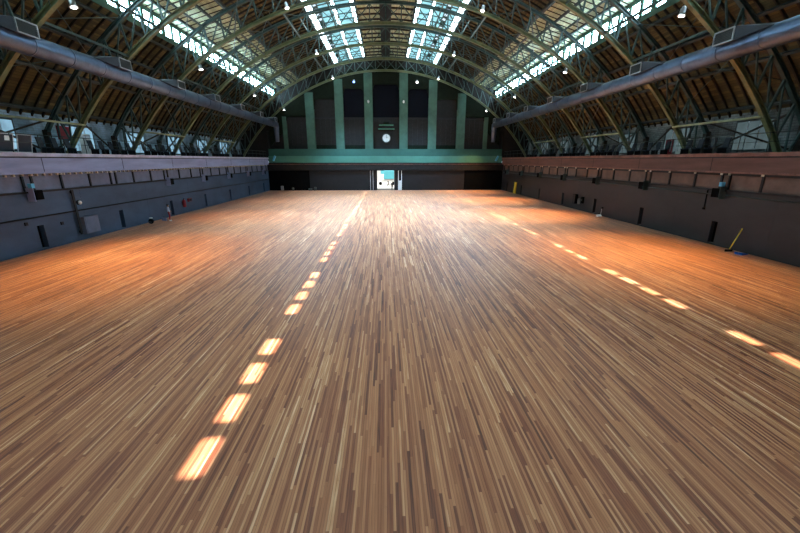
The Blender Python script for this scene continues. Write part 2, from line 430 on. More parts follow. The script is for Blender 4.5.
for s in (-1, 1):
    side = 'left' if s < 0 else 'right'
    roof_section('ceiling_lower_' + side, [(s*x, arc(RD, x)) for x in rng(30.1, XC, 12)], M_deck, (.06,.36,.66,.94))
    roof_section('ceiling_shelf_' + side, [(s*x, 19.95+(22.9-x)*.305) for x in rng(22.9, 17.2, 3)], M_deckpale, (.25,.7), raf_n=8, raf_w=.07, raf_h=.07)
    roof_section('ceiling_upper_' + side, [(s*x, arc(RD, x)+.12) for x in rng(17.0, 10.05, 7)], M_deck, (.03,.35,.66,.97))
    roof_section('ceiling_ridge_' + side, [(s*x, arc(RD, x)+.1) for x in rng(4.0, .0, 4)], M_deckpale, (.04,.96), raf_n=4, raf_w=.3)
# close the step between shelf and main curve
for s in (-1, 1):
    side = 'left' if s < 0 else 'right'
    struct(MB().box(s*17.0, s*17.25, -8, 82.6, arc(RD,17.0)+.1, 22.0).build('trim_%s' % side, M_purlin))
# clerestory windows: one window per bay, five panes
nwin = 14
for s in (-1, 1):
    for k in range(-1, 10):
        ya = TY[0] + BAY*k; yb = min(ya + BAY, 82.5)
        nwin += 1
        z0, z1 = arc(RD, XC)-.02, 19.95
        f = MB(); x0, x1 = s*(XC), s*(XC+.22)
        f.box(x0, x1, ya, yb, z0, z0+.5); f.box(x0, x1, ya, yb, z1-.28, z1+.15)
        n = 5; w = (yb-ya)/n
        for i in range(n+1):
            hw = .30 if i in (0, n) else .19
            f.box(x0, x1, max(ya, ya+i*w-hw), min(yb, ya+i*w+hw), z0+.5, z1-.28)
        o = struct(f.build('window_%d' % nwin, M_green))
        for i in range(n):
            MB().box(s*(XC+.12), s*(XC+.14), ya+i*w+.12, ya+(i+1)*w-.12, z0+.49, z1-.27).build('pane', M_cler, o)
# skylights: two long slopes beside the ridge; frosted panes with a row of clear ones
SKY = {-1: ([4.0, 4.6, 6.4, 6.95, 8.58, 9.14, 10.05], 8.58), 1: ([4.0, 4.6, 5.9, 6.4, 7.80, 8.36, 9.2, 10.05], 7.80)}
BRIGHT = {-1: (4.0, 6.4, 9.14), 1: (4.0, 5.9, 9.2)}
def zsky(x): return arc(RD, x)+.12
for s in (-1, 1):
    for k in range(-1, 10):
        ya = TY[0] + BAY*k; yb = min(ya + BAY, 82.5); nwin += 1
        f = MB(); xs, CLR = SKY[s]
        for x in xs:
            f.beam((s*x, ya, zsky(x)-.05), (s*x, yb, zsky(x)-.05), .12, .22, (0,0,1))
        ny = 4; dy = (yb-ya)/ny
        if k < 0: dy = BAY/4
        for i in range(ny+1):
            y = min(ya+i*dy, yb)
            wd = .55 if i in (0, ny) else .42
            for a, b in zip(xs[:-1], xs[1:]):
                if a == CLR: continue
                f.beam((s*a, y, zsky(a)-.02), (s*b, y, zsky(b)-.02), wd*.5, .10)
        a, b = CLR, xs[xs.index(CLR)+1]
        for q0, q1 in ((0,1.14),(2.2,2.8),(3.85,4.45),(5.5,6.1),(7.14,8.3)):     # glazing boards between the clear panes
            y0, y1 = ya+q0, min(ya+q1, yb)
            if y1 > y0: f.beam((s*a, (y0+y1)/2, zsky(a)-.02), (s*b, (y0+y1)/2, zsky(b)-.02), y1-y0, .10)
        o = struct(f.build('window_%d' % nwin, M_chord2))
        for i in range(ny):
            for a, b in zip(xs[:-1], xs[1:]):
                y0, y1 = ya+i*dy, min(ya+(i+1)*dy, yb)
                clear = k >= 0 and ya+i*dy < 74 and a == CLR and not (s > 0 and (k, i) in ((2,3),(3,2),(5,1),(5,2)))
                MB().add([(s*a,y0,zsky(a)),(s*b,y0,zsky(b)),(s*b,y1,zsky(b)),(s*a,y1,zsky(a)),
                          (s*a,y0,zsky(a)+.02),(s*b,y0,zsky(b)+.02),(s*b,y1,zsky(b)+.02),(s*a,y1,zsky(a)+.02)],
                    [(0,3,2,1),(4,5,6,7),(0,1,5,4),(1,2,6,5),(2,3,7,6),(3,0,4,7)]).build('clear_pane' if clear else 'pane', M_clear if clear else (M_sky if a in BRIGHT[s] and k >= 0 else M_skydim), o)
# ridge catwalk
t = thing('ridge_catwalk', 'dark narrow catwalk running the whole length under the roof ridge', 'catwalk', (0,0,24.75))
MB().box(-.75,.75,0,80.3,-.1,0).build('walkway', M_dark, t)
for s in (-1,1):
    MB().tube([(s*.72,0,.75),(s*.72,80.3,.75)], .04, 6).build('handrail', M_dark, t)
    for k in range(20): MB().box(s*.69,s*.75,2+k*4.1-.03,2+k*4.1+.03,0,.75).build('post', M_dark, t)

# ------------------------------------------------------------------ arched roof trusses
ZB = 5.95
a0i = math.asin((ZB-CZ)/RI); a0o = math.asin((8.5-CZ)/RO)
def pol(R, a, y=0): return (R*math.cos(a), y, CZ+R*math.sin(a))
def make_truss():
    t = thing('roof_truss', None, 'truss', (0,0,ZB))
    off = Vector((0,0,-ZB))
    def P(R, a, y=0): return Vector(pol(R, a, y)) + off
    def chord(R, a0, name, mat, w, h, nseg=44):
        mb = MB(); A = [a0+(PI-2*a0)*i/nseg for i in range(nseg+1)]
        # I section: two flanges and a web plate
        for rr, ww in ((R-h/2, w), (R+h/2, w)):
            mb.strip([P(rr-.03,a,-ww/2) for a in A],[P(rr-.03,a,ww/2) for a in A],[P(rr+.03,a,ww/2) for a in A],[P(rr+.03,a,-ww/2) for a in A])
        mb.strip([P(R-h/2,a,-.035) for a in A],[P(R-h/2,a,.035) for a in A],[P(R+h/2,a,.035) for a in A],[P(R+h/2,a,-.035) for a in A])
        mb.build(name, mat, t)
    chord(RI+.12, a0i, 'inner_chord', M_chord, .32, .28)
    chord(RO-.1, a0o, 'outer_chord', M_chord2, .30, .24)
    n = 36
    for i in range(n+1):
        f = i/n
        ai = a0i+(PI-2*a0i)*f; ao = a0o+(PI-2*a0o)*f
        p, q = P(RI+.25, ai), P(RO-.22, ao)
        MB().beam(p, q, .13, .13, (0,1,0)).build('web_post', M_web, t)
        if i < n:
            f2 = (i+1)/n
            ai2 = a0i+(PI-2*a0i)*f2; ao2 = a0o+(PI-2*a0o)*f2
            if i < n/2: a, b = P(RI+.25, ai), P(RO-.22, ao2)
            else: a, b = P(RO-.22, ao), P(RI+.25, ai2)
            MB().beam(a, b, .10, .10, (0,1,0)).build('web_diagonal', M_web, t)
            if 13 <= i < 23:
                c, d = (P(RO-.22, ao), P(RI+.25, ai2)) if i < n/2 else (P(RI+.25, ai), P(RO-.22, ao2))
                MB().beam(c, d, .07, .07, (0,1,0)).build('counter_diagonal', M_web, t)
    for sg in (-1, 1):
        MB().box(sg*28.05, sg*29.85, -.35, .35, 0, .12).build('base_plate', M_dark, t)
        MB().box(sg*29.35, sg*29.75, -.2, .2, .12, 8.7-ZB).build('column', M_rafter, t)
    return t
ords = {0:'tenth',1:'ninth',2:'eighth',3:'seventh',4:'sixth',5:'fifth',6:'fourth',7:'third',8:'second',9:'first'}
tr0 = make_truss(); first_t = True
for k in range(1, 10):
    o = tr0 if first_t else copy_tree(tr0); first_t = False
    o.location = (0, TY[k], ZB)
    o['label'] = 'riveted green steel roof arch, %s counted from the far green wall' % ords[k]
    o['group'] = 'arched roof trusses'

# bracing between the paired arches (bays 3-4, 5-6, 7-8 and 1-2)
def bracing(y, s, lab, far):
    t = thing('wind_bracing', lab, 'bracing', (0, y, 0), 0, 'bracing between the roof arches')
    def P(R, x, yy): return (s*x, yy, arc(R, x))
    for x in (6.0, 10.5, 15.0, 18.6, 21.4):
        MB().beam(P(RI+.12, x, .05), P(RI+.12, x, BAY-.05), .12, .16).build('strut', M_chord2, t)
        # lattice rods below purlins
    for a, b in ((6.0,10.5),(10.5,15.0),(15.0,18.6),(18.6,21.4),(21.4,24.6),(24.6,27.4)):
        for (p, q) in ((a,b),(b,a)):
            MB().tube([P(RO-.1, p, .1), P(RO-.1, q, BAY-.1)], .035, 6).build('rod', M_chord2, t)
    # green rail tying the arch feet
    MB().tube([P(RI-.05, 26.25, -.1), P(RI-.05, 26.25, BAY+.1)], .085, 8).build('tie_rail', paint_rail, t)
    # crossed bars in front of the gallery wall
    for (z0, z1) in ((6.8, 9.6),):
        for (p, q) in ((z0, z1), (z1, z0)):
            xa = min(29.5, math.sqrt(RO*RO-(p-CZ)**2)-.1); xb = min(29.5, math.sqrt(RO*RO-(q-CZ)**2)-.1)
            MB().beam((s*xa,.1,p),(s*xb,BAY-.1,q),.12,.12).build('cross_bar', M_rafter, t)
    return t
paint_rail = paint('pale_olive_rail', (.34,.40,.24), .5)
words = {1:'nearest the camera', 3:'in the second braced bay from the camera', 5:'in the third braced bay from the camera', 7:'in the braced bay nearest the far wall'}
for k in (1, 3, 5, 7):
    for s in (-1, 1):
        bracing(TY[k], s, 'crossed steel bracing on the %s side, %s' % ('left' if s < 0 else 'right', words[k]), k)
# unbraced bays still have longitudinal struts and crossed bars at the gallery
for k in (2, 4, 6, 8):
    for s in (-1, 1):
        t = thing('longitudinal_strut', 'slim struts across an open bay on the %s side, %s' % ('left' if s < 0 else 'right',
            {2:'nearest the camera',4:'second from the camera',6:'third from the camera',8:'next to the far wall'}[k]), 'strut', (0,TY[k],0), 0, 'struts across the open bays')
        for x in (10.5, 18.6):
            MB().beam((s*x,.05,arc(RO,x)-.1),(s*x,BAY-.05,arc(RO,x)-.1),.1,.16).build('strut', M_web, t)
        for x in (9.0, 15.5, 20.5):
            MB().tube([(s*x,.05,arc(RI,x)+.2),(s*(x-2.5),BAY*.5,arc(RO,x-2.5)-.2),(s*x,BAY-.05,arc(RI,x)+.2)], .035, 6).build('knee_rod', M_web, t)
        for (p, q) in ((6.8, 9.6),):
            xa = min(29.5, math.sqrt(RO*RO-(p-CZ)**2)-.1); xb = min(29.5, math.sqrt(RO*RO-(q-CZ)**2)-.1)
            MB().beam((s*xa,.1,p),(s*(xa+xb)/2,BAY/2,(p+q)/2+1.2),.12,.12).build('knee_bar', M_rafter, t)
            MB().beam((s*xa,BAY-.1,p),(s*(xa+xb)/2,BAY/2,(p+q)/2+1.2),.12,.12).build('knee_bar', M_rafter, t)

# ------------------------------------------------------------------ air ducts
DX, DZ, DR = 21.5, 12.85, .6
for s in (-1, 1):
    t = thing('air_duct', 'long round metal air duct hanging along the %s side of the hall' % ('left' if s < 0 else 'right'), 'duct', (s*DX, 0, DZ))
    MB().tube([(0,1,0),(0,77.2,0)], DR, 28).build('pipe', M_ductL, t)
    for k in range(26):
        y = 2.9 + k*2.85
        MB().tube([(0,y-.04,0),(0,y+.04,0)], DR+.025, 28).build('seam_collar', M_ductL, t)
    MB().tube([(-s*0,77.0,0),(0,77.6,-.05),(0,77.9,-.5),(0,77.95,-3.2)], [DR,DR*.95,DR*.8,DR*.6], 16).build('end_drop', M_ductL, t)
    for y in TY[1:]:
        MB().tube([(0,y,DR),(s*.6,y,2.15)], .03, 6).build('hanger', M_dark, t)
    for k, y in enumerate(TY[1:]):
        yc = y - 2.7
        if yc < 8: continue
        # tapering plenum on the hall side and on top of the pipe, with a framed grille at its far half
        a, b, c = yc-1.9, yc-.1, yc+1.3
        g = MB()
        x_in = -s*.95; x_out = s*.35
        g.add([(0,a,.45),(x_out,a,.5),(x_in*.5,a,.45),(0,a,.6),
               (x_in,b,.2),(x_out,b,.35),(x_out,b,.95),(x_in,b,.95),
               (x_in,c,.2),(x_out,c,.35),(x_out,c,.95),(x_in,c,.95)],
              [(0,1,5),(0,5,4),(0,4,2),(2,4,7),(2,7,3),(3,7,6),(3,6,1),(1,6,5),(0,2,3,1),
               (4,5,9,8),(5,6,10,9),(6,7,11,10),(7,4,8,11),(8,9,10,11)])
        ob = g.build('outlet_box', M_box, t)
        fr = MB(); xg = x_in - s*.03
        for z in (.23, .92): fr.beam((xg,b+.05,z),(xg,c+.03,z),.06,.07)
        for yy in (b+.05, c): fr.beam((xg,yy,.23),(xg,yy,.92),.06,.07)
        fr.build('grille_frame', M_frame, ob)
        sl = MB()
        for q in range(7): sl.beam((xg,b+.08,.3+q*.09),(xg,c,.3+q*.09),.03,.04)
        sl.build('grille_slats', M_purlin, ob)

# ------------------------------------------------------------------ hanging lamps
def floodlight(x, y, z, tx, ty, lab, warm, energy, size=1.1, grp='floodlights hanging from the arches', lens=None, blend=.9, drop=.9):
    t = thing('hanging_floodlight', lab, 'lamp', (x, y, z), 0, grp)
    MB().tube([(0,0,drop),(0,0,.25)], .025, 6).build('drop_rod', M_dark, t)
    yk = MB(); yk.beam((-.24,0,.25),(.24,0,.25),.05,.03); yk.beam((-.24,0,.25),(-.24,0,-.02),.05,.03); yk.beam((.24,0,.25),(.24,0,-.02),.05,.03)
    yk.build('yoke', M_dark, t)
    d = Vector((tx-x, ty-y, -z)).normalized()
    h = MB().tube([-d*.35, -d*.25, d*.05, d*.22], [.10,.16,.17,.26], 16).build('housing', M_silver, t)
    MB().tube([d*.225, d*.235], .17, 16).build('lens', lens or M_lamp, t)
    if energy:
        l = bpy.data.lights.new('floodlight_beam', 'SPOT'); l.energy = energy; l.color = warm; l.spot_size = size; l.spot_blend = blend; l.shadow_soft_size = .22
        lo = bpy.data.objects.new('beam', l); COL.objects.link(lo); lo.parent = t; lo.location = d*.28
        lo.rotation_euler = d.to_track_quat('-Z', 'Y').to_euler()
    return t
WARM = (1.0, .68, .27)
EL = [10500, 6000, 4000, 1500]
ER = [13000, 21000, 24000, 16000]
nth = ['nearest the camera', 'second from the camera', 'third from the camera', 'furthest from the camera']
for s in (-1, 1):
    for k, ti in enumerate((3, 5, 7, 9)):
        x = 19.6; y = TY[ti]+.6; z = 15.6
        floodlight(s*x, y, z, s*16.5, y-1, 'bright floodlight under the arches above the %s duct, %s' % ('left' if s < 0 else 'right', nth[k]), WARM, (EL if s < 0 else ER)[k])
    x = 19.6
    floodlight(s*x, TY[2]+.9, 15.6, s*17, TY[2]+2, 'bright floodlight high at the top %s corner of the view' % ('left' if s < 0 else 'right'), WARM, 7500 if s < 0 else 7500)
    for k, ti in enumerate((5, 7, 9)):
        x = 9.9; y = TY[ti]-.4; z = 21.0
        floodlight(s*x, y, z, s*5, y-(3, 4, 4)[k], 'bright hanging floodlight just %s of the central skylight, %s' % ('left' if s < 0 else 'right', nth[k]), (.40,.70,1), (46000, 45000, 38000)[k], size=1.75)
floodlight(-6.0, TY[9], arc(RI,6.0)-1.2, -6, 60, 'small blue lamp hanging before the green far wall', (.2,.4,1), 40, lens=M_lampblue, drop=1.1)
floodlight(5.9, TY[9], arc(RI,5.9)-1.2, 6, 60, 'small white lamp hanging before the green far wall, right of the clock', (1,.9,.8), 40, drop=1.1)

# ------------------------------------------------------------------ far wall
struct(MB().box(-30.4, 30.4, 82.6, 83.0, 8.2, 26.5).build('wall_back', M_brown))
# pilasters
pil = [-15.6, -9.6, -3.6, 3.6, 9.6, 15.6]
for k, x in enumerate(pil):
    z1 = arc(RI, x) + 1.0
    struct(MB().box(x-.85, x+.85, 81.9, 82.6, 8.35, z1).build('trim_%d' % (k+1), M_green))
for k, s in enumerate((-1, 1)):
    struct(MB().box(s*20.9-.4, s*20.9+.4, 81.9, 82.6, 8.35, arc(RI,20.9)).build('trim_%d' % (k+7), M_green))
# arched green header over the openings
def header():
    mb = MB(); n = 120; xs = [-24 + 48*i/n for i in range(n+1)]
    def lo(x):
        base = arc(RI, x) - 1.35
        for c in (-18.6, -12.6, -6.6, 0, 6.6, 12.6, 18.6):
            hw = 2.75 if c == 0 else 2.15
            if abs(x-c) < hw:
                e = hw - abs(x-c); r = .8
                top = arc(RI, abs(c)+.6) - 1.3
                if e < r: top -= r - math.sqrt(max(0, r*r-(r-e)**2))
                return top
        return base - 1.4
    A = [(x,82.1,lo(x)) for x in xs]; B = [(x,82.6,lo(x)) for x in xs]
    C_ = [(x,82.6,arc(RI,x)+2.0) for x in xs]; D = [(x,82.1,arc(RI,x)+2.0) for x in xs]
    mb.strip(A, B, C_, D); return mb
struct(header().build('trim_9', M_olive))
for k, c in enumerate((-18.6, -12.6, -6.6, 0, 6.6, 12.6, 18.6)):
    hw = 2.7 if c == 0 else 2.1
    nwin += 1
    top = arc(RI, abs(c)+.6) - 1.2
    w = struct(MB().box(c-hw, c+hw, 82.45, 82.6, 8.4, 14.6).build('window_%d' % nwin, M_brown))
    if abs(c) < 7: MB().box(c-hw, c+hw, 82.46, 82.59, 14.6, top+.2).build('upper_pane', M_navy, w)
    MB().box(c-hw, c+hw, 82.3, 82.45, 8.35, 9.2).build('sill_panel', M_olive, w) if abs(c) < 13 and c != 0 else None
    MB().box(c-hw, c+hw, 82.38, 82.5, 14.4, 14.7).build('transom', M_dark, w)
    for q in (-1, 0, 1):
        MB().box(c+q*hw*.5-.04, c+q*hw*.5+.04, 82.4, 82.45, 9.2, 14.4).build('mullion', M_dark, w)
# green bands
struct(MB().box(-24.4, 24.4, 81.1, 82.8, 7.0, 8.4).build('trim_10', M_green3))
struct(MB().box(-24.4, 24.4, 80.7, 82.8, 5.65, 7.0).build('trim_11', M_green2))
# end walls of the corners
for s in (-1, 1): struct(MB().box(s*24.4, s*30, 81.2, 82.6, 5.95, 12).build('trim_%d' % (12 if s < 0 else 13), M_brown))
# lower wall with the street door
DL, DRr, DT = -2.05, 1.6, 4.05
wl = MB()
wl.box(-24.9, -3.7, YB, YB+.4, 0, 4.1); wl.box(3.35, 24.9, YB, YB+.4, 0, 4.1); wl.box(-24.9, 24.9, YB+.3, YB+.8, 4.1, 5.65)
struct(wl.build('wall_back_lower', M_dark))
struct(MB().box(-24.7, 24.7, YB-.25, YB+.3, 4.15, 5.35).build('trim_14', M_brown))
struct(MB().box(-24.7, 24.7, YB-.3, YB-.1, 5.3, 5.42).build('trim_15', M_capR))
for k, (a, b) in enumerate(((-24.9,-16.2),(16.5,24.9))):
    struct(MB().box(a, b, YB-.12, YB, 0, 4.1).build('trim_%d' % (16+k), M_black))  # black slabs standing in for the shade of the corner niches
d = struct(MB().box(-3.7, DL-.06, YB+.1, YB+2.2, 0, DT).box(DRr+.06, 3.35, YB+.1, YB+2.2, 0, DT).box(-3.7, 3.35, YB+.1, YB+2.2, DT, 5.65).build('door_1', M_dark), 'tall street doorway in the middle of the far wall')
for x in (-3.45, -2.9): MB().box(x-.06, x+.06, YB-.03, YB+.1, 0, DT).build('pale_jamb', M_frame, d)
for x in (DL-.05, DRr): MB().box(x, x+.05, YB+.15, YB+2.1, .03, DT-.02).build('door_leaf', M_purlin, d)
MB().box(2.4, 2.58, YB-.05, YB+.1, 0, DT).box(3.05, 3.2, YB-.05, YB+.1, 0, DT).build('pale_jamb', M_white, d)
MB().box(2.58, 3.05, YB-.03, YB+.1, 2.0, DT-.1).build('side_panel', M_black, d)
MB().box(2.58, 3.05, YB-.03, YB+.1, 0, 2.0).build('lower_side_panel', M_white, d)

# clock with its sign
t = thing('wall_clock', 'round white clock in the middle bay of the green far wall', 'clock', (0, 82.0, 10.6))
MB().tube([(0,.45,0),(0,.0,0)], .95, 32).build('case', M_purlin, t)
MB().tube([(0,0,0),(0,-.04,0)], .78, 32).build('face', M_white, t)
MB().beam((0,-.06,0),(0,-.06,.55),.06,.03).build('minute_hand', M_black, t)
MB().beam((0,-.07,0),(.28,-.07,.18),.08,.03).build('hour_hand', M_black, t)
for k in range(12):
    a = k*PI/6; MB().beam((.6*math.sin(a),-.05,.6*math.cos(a)),(.72*math.sin(a),-.05,.72*math.cos(a)),.05,.02).build('hour_mark', M_black, t)
t = thing('wall_ornament', 'dark crest shelf with pale green bars above the clock', 'ornament', (0, 82.0, 12.3))
for k, z in enumerate((0, .75)): MB().box(-1.7+.2*k, 1.7-.2*k, -.15, .45, z, z+.22).build('bar', M_green2, t)
MB().box(-.8,.8,-.1,.45,.22,.75).build('plate', M_dark, t); MB().box(-.6,.6,-.1,.45,.97,1.5).build('crest', M_olive, t)
for s in (-1, 1):
    t = thing('wall_lamp', 'small pale lamp on the green pilaster %s of the clock' % ('left' if s < 0 else 'right'), 'lamp', (s*3.6, 81.9, 17.6))
    MB().box(-.08,.08,-.25,0,-.05,.05).build('bracket', M_dark, t)
    MB().ball((0,-.35,0),.22,.22,.3).build('globe', M_white, t)

# ------------------------------------------------------------------ wall boxes at each truss line
wb = ['nearest the camera','second from the camera','third from the camera','fourth from the camera','fifth from the camera','sixth from the camera','seventh from the camera']
for s in (-1, 1):
    for k, y in enumerate(TY[3:]):
        if s < 0 and k == 1: continue
        t = thing('wall_speaker', 'small dark box under the %s balcony, %s' % ('left' if s < 0 else 'right', 'with a blue cap, nearest the camera' if k == 0 else wb[k]), 'speaker', (s*(HW-.14), y, 3.55), 0, 'boxes fixed under the balconies')
        MB().box(0, -s*.4, -.3, .3, 0, .65).build('cabinet', M_black, t, bevel=.02)
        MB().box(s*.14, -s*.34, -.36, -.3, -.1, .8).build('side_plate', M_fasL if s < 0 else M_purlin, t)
        MB().box(0, -s*.04, -.2, .2, .65, .75).build('bracket', M_dark, t)
        if k == 0: MB().box(-s*.05, -s*.3, -.34, -.1, .8, 1.1).build('blue_cap', M_cyan, t)

# ------------------------------------------------------------------ left wall equipment
tag(MB().tube([(-HW+.07,14,2.35),(-HW+.07,YB-.3,2.35)], .05, 8).build('conduit', M_dark), 'thin horizontal pipe running along the charcoal blue left wall', 'pipe')
y = on_wall(-1, 74, 2.5)
t = thing('cable_riser', 'dark vertical cable duct on the left wall above the grey cabinet', 'cable duct', (-HW, y, 0))
MB().box(.13,.2,-.1,.1,.5,3.98).box(.01,.13,-.05,.05,3.7,3.9).box(.01,.13,-.05,.05,.6,.8).build('duct', M_dark, t)
t = thing('wall_cabinet', 'grey box cabinet mounted low on the left wall beside the dark cable duct', 'cabinet', (-HW+.012, y+1.1, .45))
MB().box(0,.3,-.75,.75,0,1.35).build('body', M_panL, t, bevel=.02); MB().box(.3,.32,-.66,.66,.06,1.29).build('door', M_panL, t)
t = thing('wall_lamp', 'round white lamp on the left wall near the cable duct', 'lamp', (-HW, on_wall(-1, 78, 3.0), 2.95))
MB().tube([(0,0,0),(.12,0,0)], .2, 16).build('base', M_dark, t); MB().ball((.14,0,0),.12,.15,.15).build('globe', M_white, t)
y = on_wall(-1, 182.5, 1.1)
t = thing('fire_extinguisher', 'red fire extinguisher hanging on the left wall beyond the standing person', 'fire extinguisher', (-HW+.23, y, .75))
MB().tube([(0,0,0),(0,0,.05),(0,0,.75),(0,0,.9)], [.16,.19,.19,.06], 14).build('cylinder', M_red, t)
MB().box(-.04,.04,-.05,.08,.9,1.02).build('valve', M_dark, t); MB().tube([(0,.05,.95),(0,.25,.8),(0,.24,.4)], .02, 6).build('hose', M_dark, t)
MB().box(-.2,-.15,-.12,.12,.3,.6).build('bracket', M_dark, t)
t = thing('alarm_box', 'small dark red box on the left wall just beyond the red fire extinguisher', 'box', (-HW, y+1.6, 1.25))
MB().box(0,.2,-.4,.4,0,.4).build('body', paint('dark_red', (.15,.015,.03), .5), t, bevel=.02); MB().box(.2,.22,-.3,.3,.08,.32).build('cover', M_dark, t)
for (px, z, lab) in ((26, 1.9, 'small dark outlet box low on the left wall below the pipe, nearest the camera'), (62, 1.5, 'small dark outlet box on the left wall near the dark cable duct')):
    tag(MB().box(-HW, -HW+.08, on_wall(-1,px,z)-.1, on_wall(-1,px,z)+.1, z, z+.22).build('outlet_plate', M_dark), lab, 'outlet')

# right wall equipment
y = on_wall(1, 576.5, 1.3)
t = thing('equipment_cabinet', 'tall black cabinet standing off the floor on the right wall', 'cabinet', (HW-.012, y, .75))
MB().box(0,-.35,-.35,.35,0,1.2).build('body', M_black, t, bevel=.02); MB().box(-.35,-.37,-.3,.3,.05,1.15).build('door', M_dark, t)
t = thing('white_canister', 'white canister on a bracket on the right wall beside the black cabinet', 'canister', (HW-.18, y-1.0, .8))
MB().tube([(0,0,0),(0,0,.6),(0,0,.75)], [.15,.15,.05], 12).build('body', M_silver, t); MB().box(0,.18,-.06,.06,.3,.4).build('bracket', M_dark, t)
t = thing('switch_box', 'small black switch box on the right wall beside the white canister', 'box', (HW, y-1.7, .95))
MB().box(0,-.2,-.22,.22,0,.8).build('body', M_black, t, bevel=.01); MB().box(-.2,-.22,-.1,.1,.3,.5).build('switch', M_purlin, t)
y = on_wall(1, 514.3, 1.0, .35)
t = thing('yellow_ladder', 'tall narrow yellow stepladder folded against the far end of the right wall', 'ladder', (HW-.35, y, 0))
for a in (-.45,.45): MB().beam((.05,a,0),(.2,a*.9,2.15),.16,.1).build('rail', M_yellow, t)
for k in range(6): MB().beam((-.06+.05*k,-.42,.25+.33*k),(-.06+.05*k,.42,.25+.33*k),.2,.05).build('step', M_yellow, t)
MB().add([(-.05,-.4,.1),(-.05,.4,.1),(.2,.34,2.1),(.2,-.34,2.1),(-.03,-.4,.1),(-.03,.4,.1),(.22,.34,2.1),(.22,-.34,2.1)],
   [(0,1,2,3),(4,5,6,7),(0,1,5,4),(1,2,6,5),(2,3,7,6),(3,0,4,7)]).build('rear_panel', M_yellow, t)
# broom and blue pan
y = on_wall(1, 729, 0, .65)
t = thing('push_broom', 'yellow handled broom leaning against the black right wall', 'broom', (HW-.65, y-.1, 0))
MB().tube([(-.05,.1,.06),(.55,.1,1.62)], .035, 8).build('handle', M_yellow, t)
MB().beam((-.3,.1,.12),(.2,.1,.12),.09,.07).build('head', M_dark, t); MB().box(-.3,.2,.05,.15,0,.09).build('bristles', M_black, t)
t = thing('dustpan', 'bright blue dustpan on the floor beside the yellow handled broom', 'dustpan', (HW-.55, on_wall(1, 741, 0, .55), 0), .3)
MB().add([(-.3,-.22,0),(.3,-.22,0),(.3,.22,0),(-.3,.22,0),(-.33,-.25,.16),(.33,-.25,.05),(.33,.25,.05),(-.33,.25,.16)],
   [(0,3,2,1),(0,1,5,4),(2,3,7,6),(3,0,4,7),(4,5,6,7)]).build('pan', M_blue, t)
MB().tube([(-.3,0,.12),(-.42,0,.17),(-.6,0,.2)], .035, 8).build('handle', M_blue, t)
y = on_wall(1, 604, 0)
t = thing('small_work_lamp', 'little white box with a stand on the floor at the foot of the right wall', 'box', (HW-.6, y, 0))
MB().box(-.22,.2,-.2,.2,0,.22).build('body', M_white, t, bevel=.02); MB().tube([(.15,0,.2),(.22,0,.95)], .025, 6).build('stand', M_silver, t); MB().box(.14,.3,-.1,.1,.9,1.1).build('head', M_dark, t)
t = thing('wall_lever', 'thin dark lever rod on the upper right wall below the balcony ledge', 'rod', (HW, on_wall(1, 706, 3.2), 2.5))
MB().box(0,-.06,-.03,.03,.1,1.5).build('rod', M_black, t); MB().box(0,-.1,-.08,.08,0,.15).build('knob', M_black, t)
tag(MB().tube([(HW-.06,14,3.72),(HW-.06,YB-.3,3.72)], .045, 8).build('conduit', M_purlin), 'thin horizontal pipe under the ledge of the black right wall', 'pipe')
# little lit fittings at the far corners
for s in (-1,1):
    t = thing('corner_floodlight', 'pale blue floodlight on a pole at the far %s corner of the gallery' % ('left' if s<0 else 'right'), 'lamp', (s*23.0, YB-.9, 5.3))
    MB().tube([(s*.2,0,.1),(0,0,.9)], .05, 6).build('pole', M_dark, t); MB().beam((-.2,0,.7),(.25,0,1.7),.5,.3).build('housing', M_cyan, t)
    MB().beam((s*1.1,0,.15),(0,0,.15),.06,.06).build('arm', M_dark, t)
# small gear at the foot of the far wall
gear = [(-21.8,.5,1.0,.3,'pale gear case stacked before the far left corner of the end wall'),(-19.6,.35,.7,.5,'short dark gear case near the far left corner of the end wall'),
        (-16.0,.7,.5,.4,'low dark crate at the foot of the end wall, left of the street door'),(-15.0,.5,.8,.35,'upright dark crate beside the low crate left of the street door')]
for k, (x, w, h, dd, lab) in enumerate(gear):
    t = thing('gear_case', lab, 'case', (x, YB-1.0, 0))
    MB().box(-w/2,w/2,-dd/2,dd/2,.06,h).build('body', M_frame if k == 0 else M_purlin, t, bevel=.02)
    MB().box(-w/2-.01,w/2+.01,-dd/2-.01,dd/2+.01,h*.7,h*.7+.04).build('lid_edge', M_silver, t)
    for a in (-1,1):
        for b in (-1,1): MB().ball((a*(w/2-.06),b*(dd/2-.06),.035),.035,.035,.035,8,6).build('caster', M_black, t)

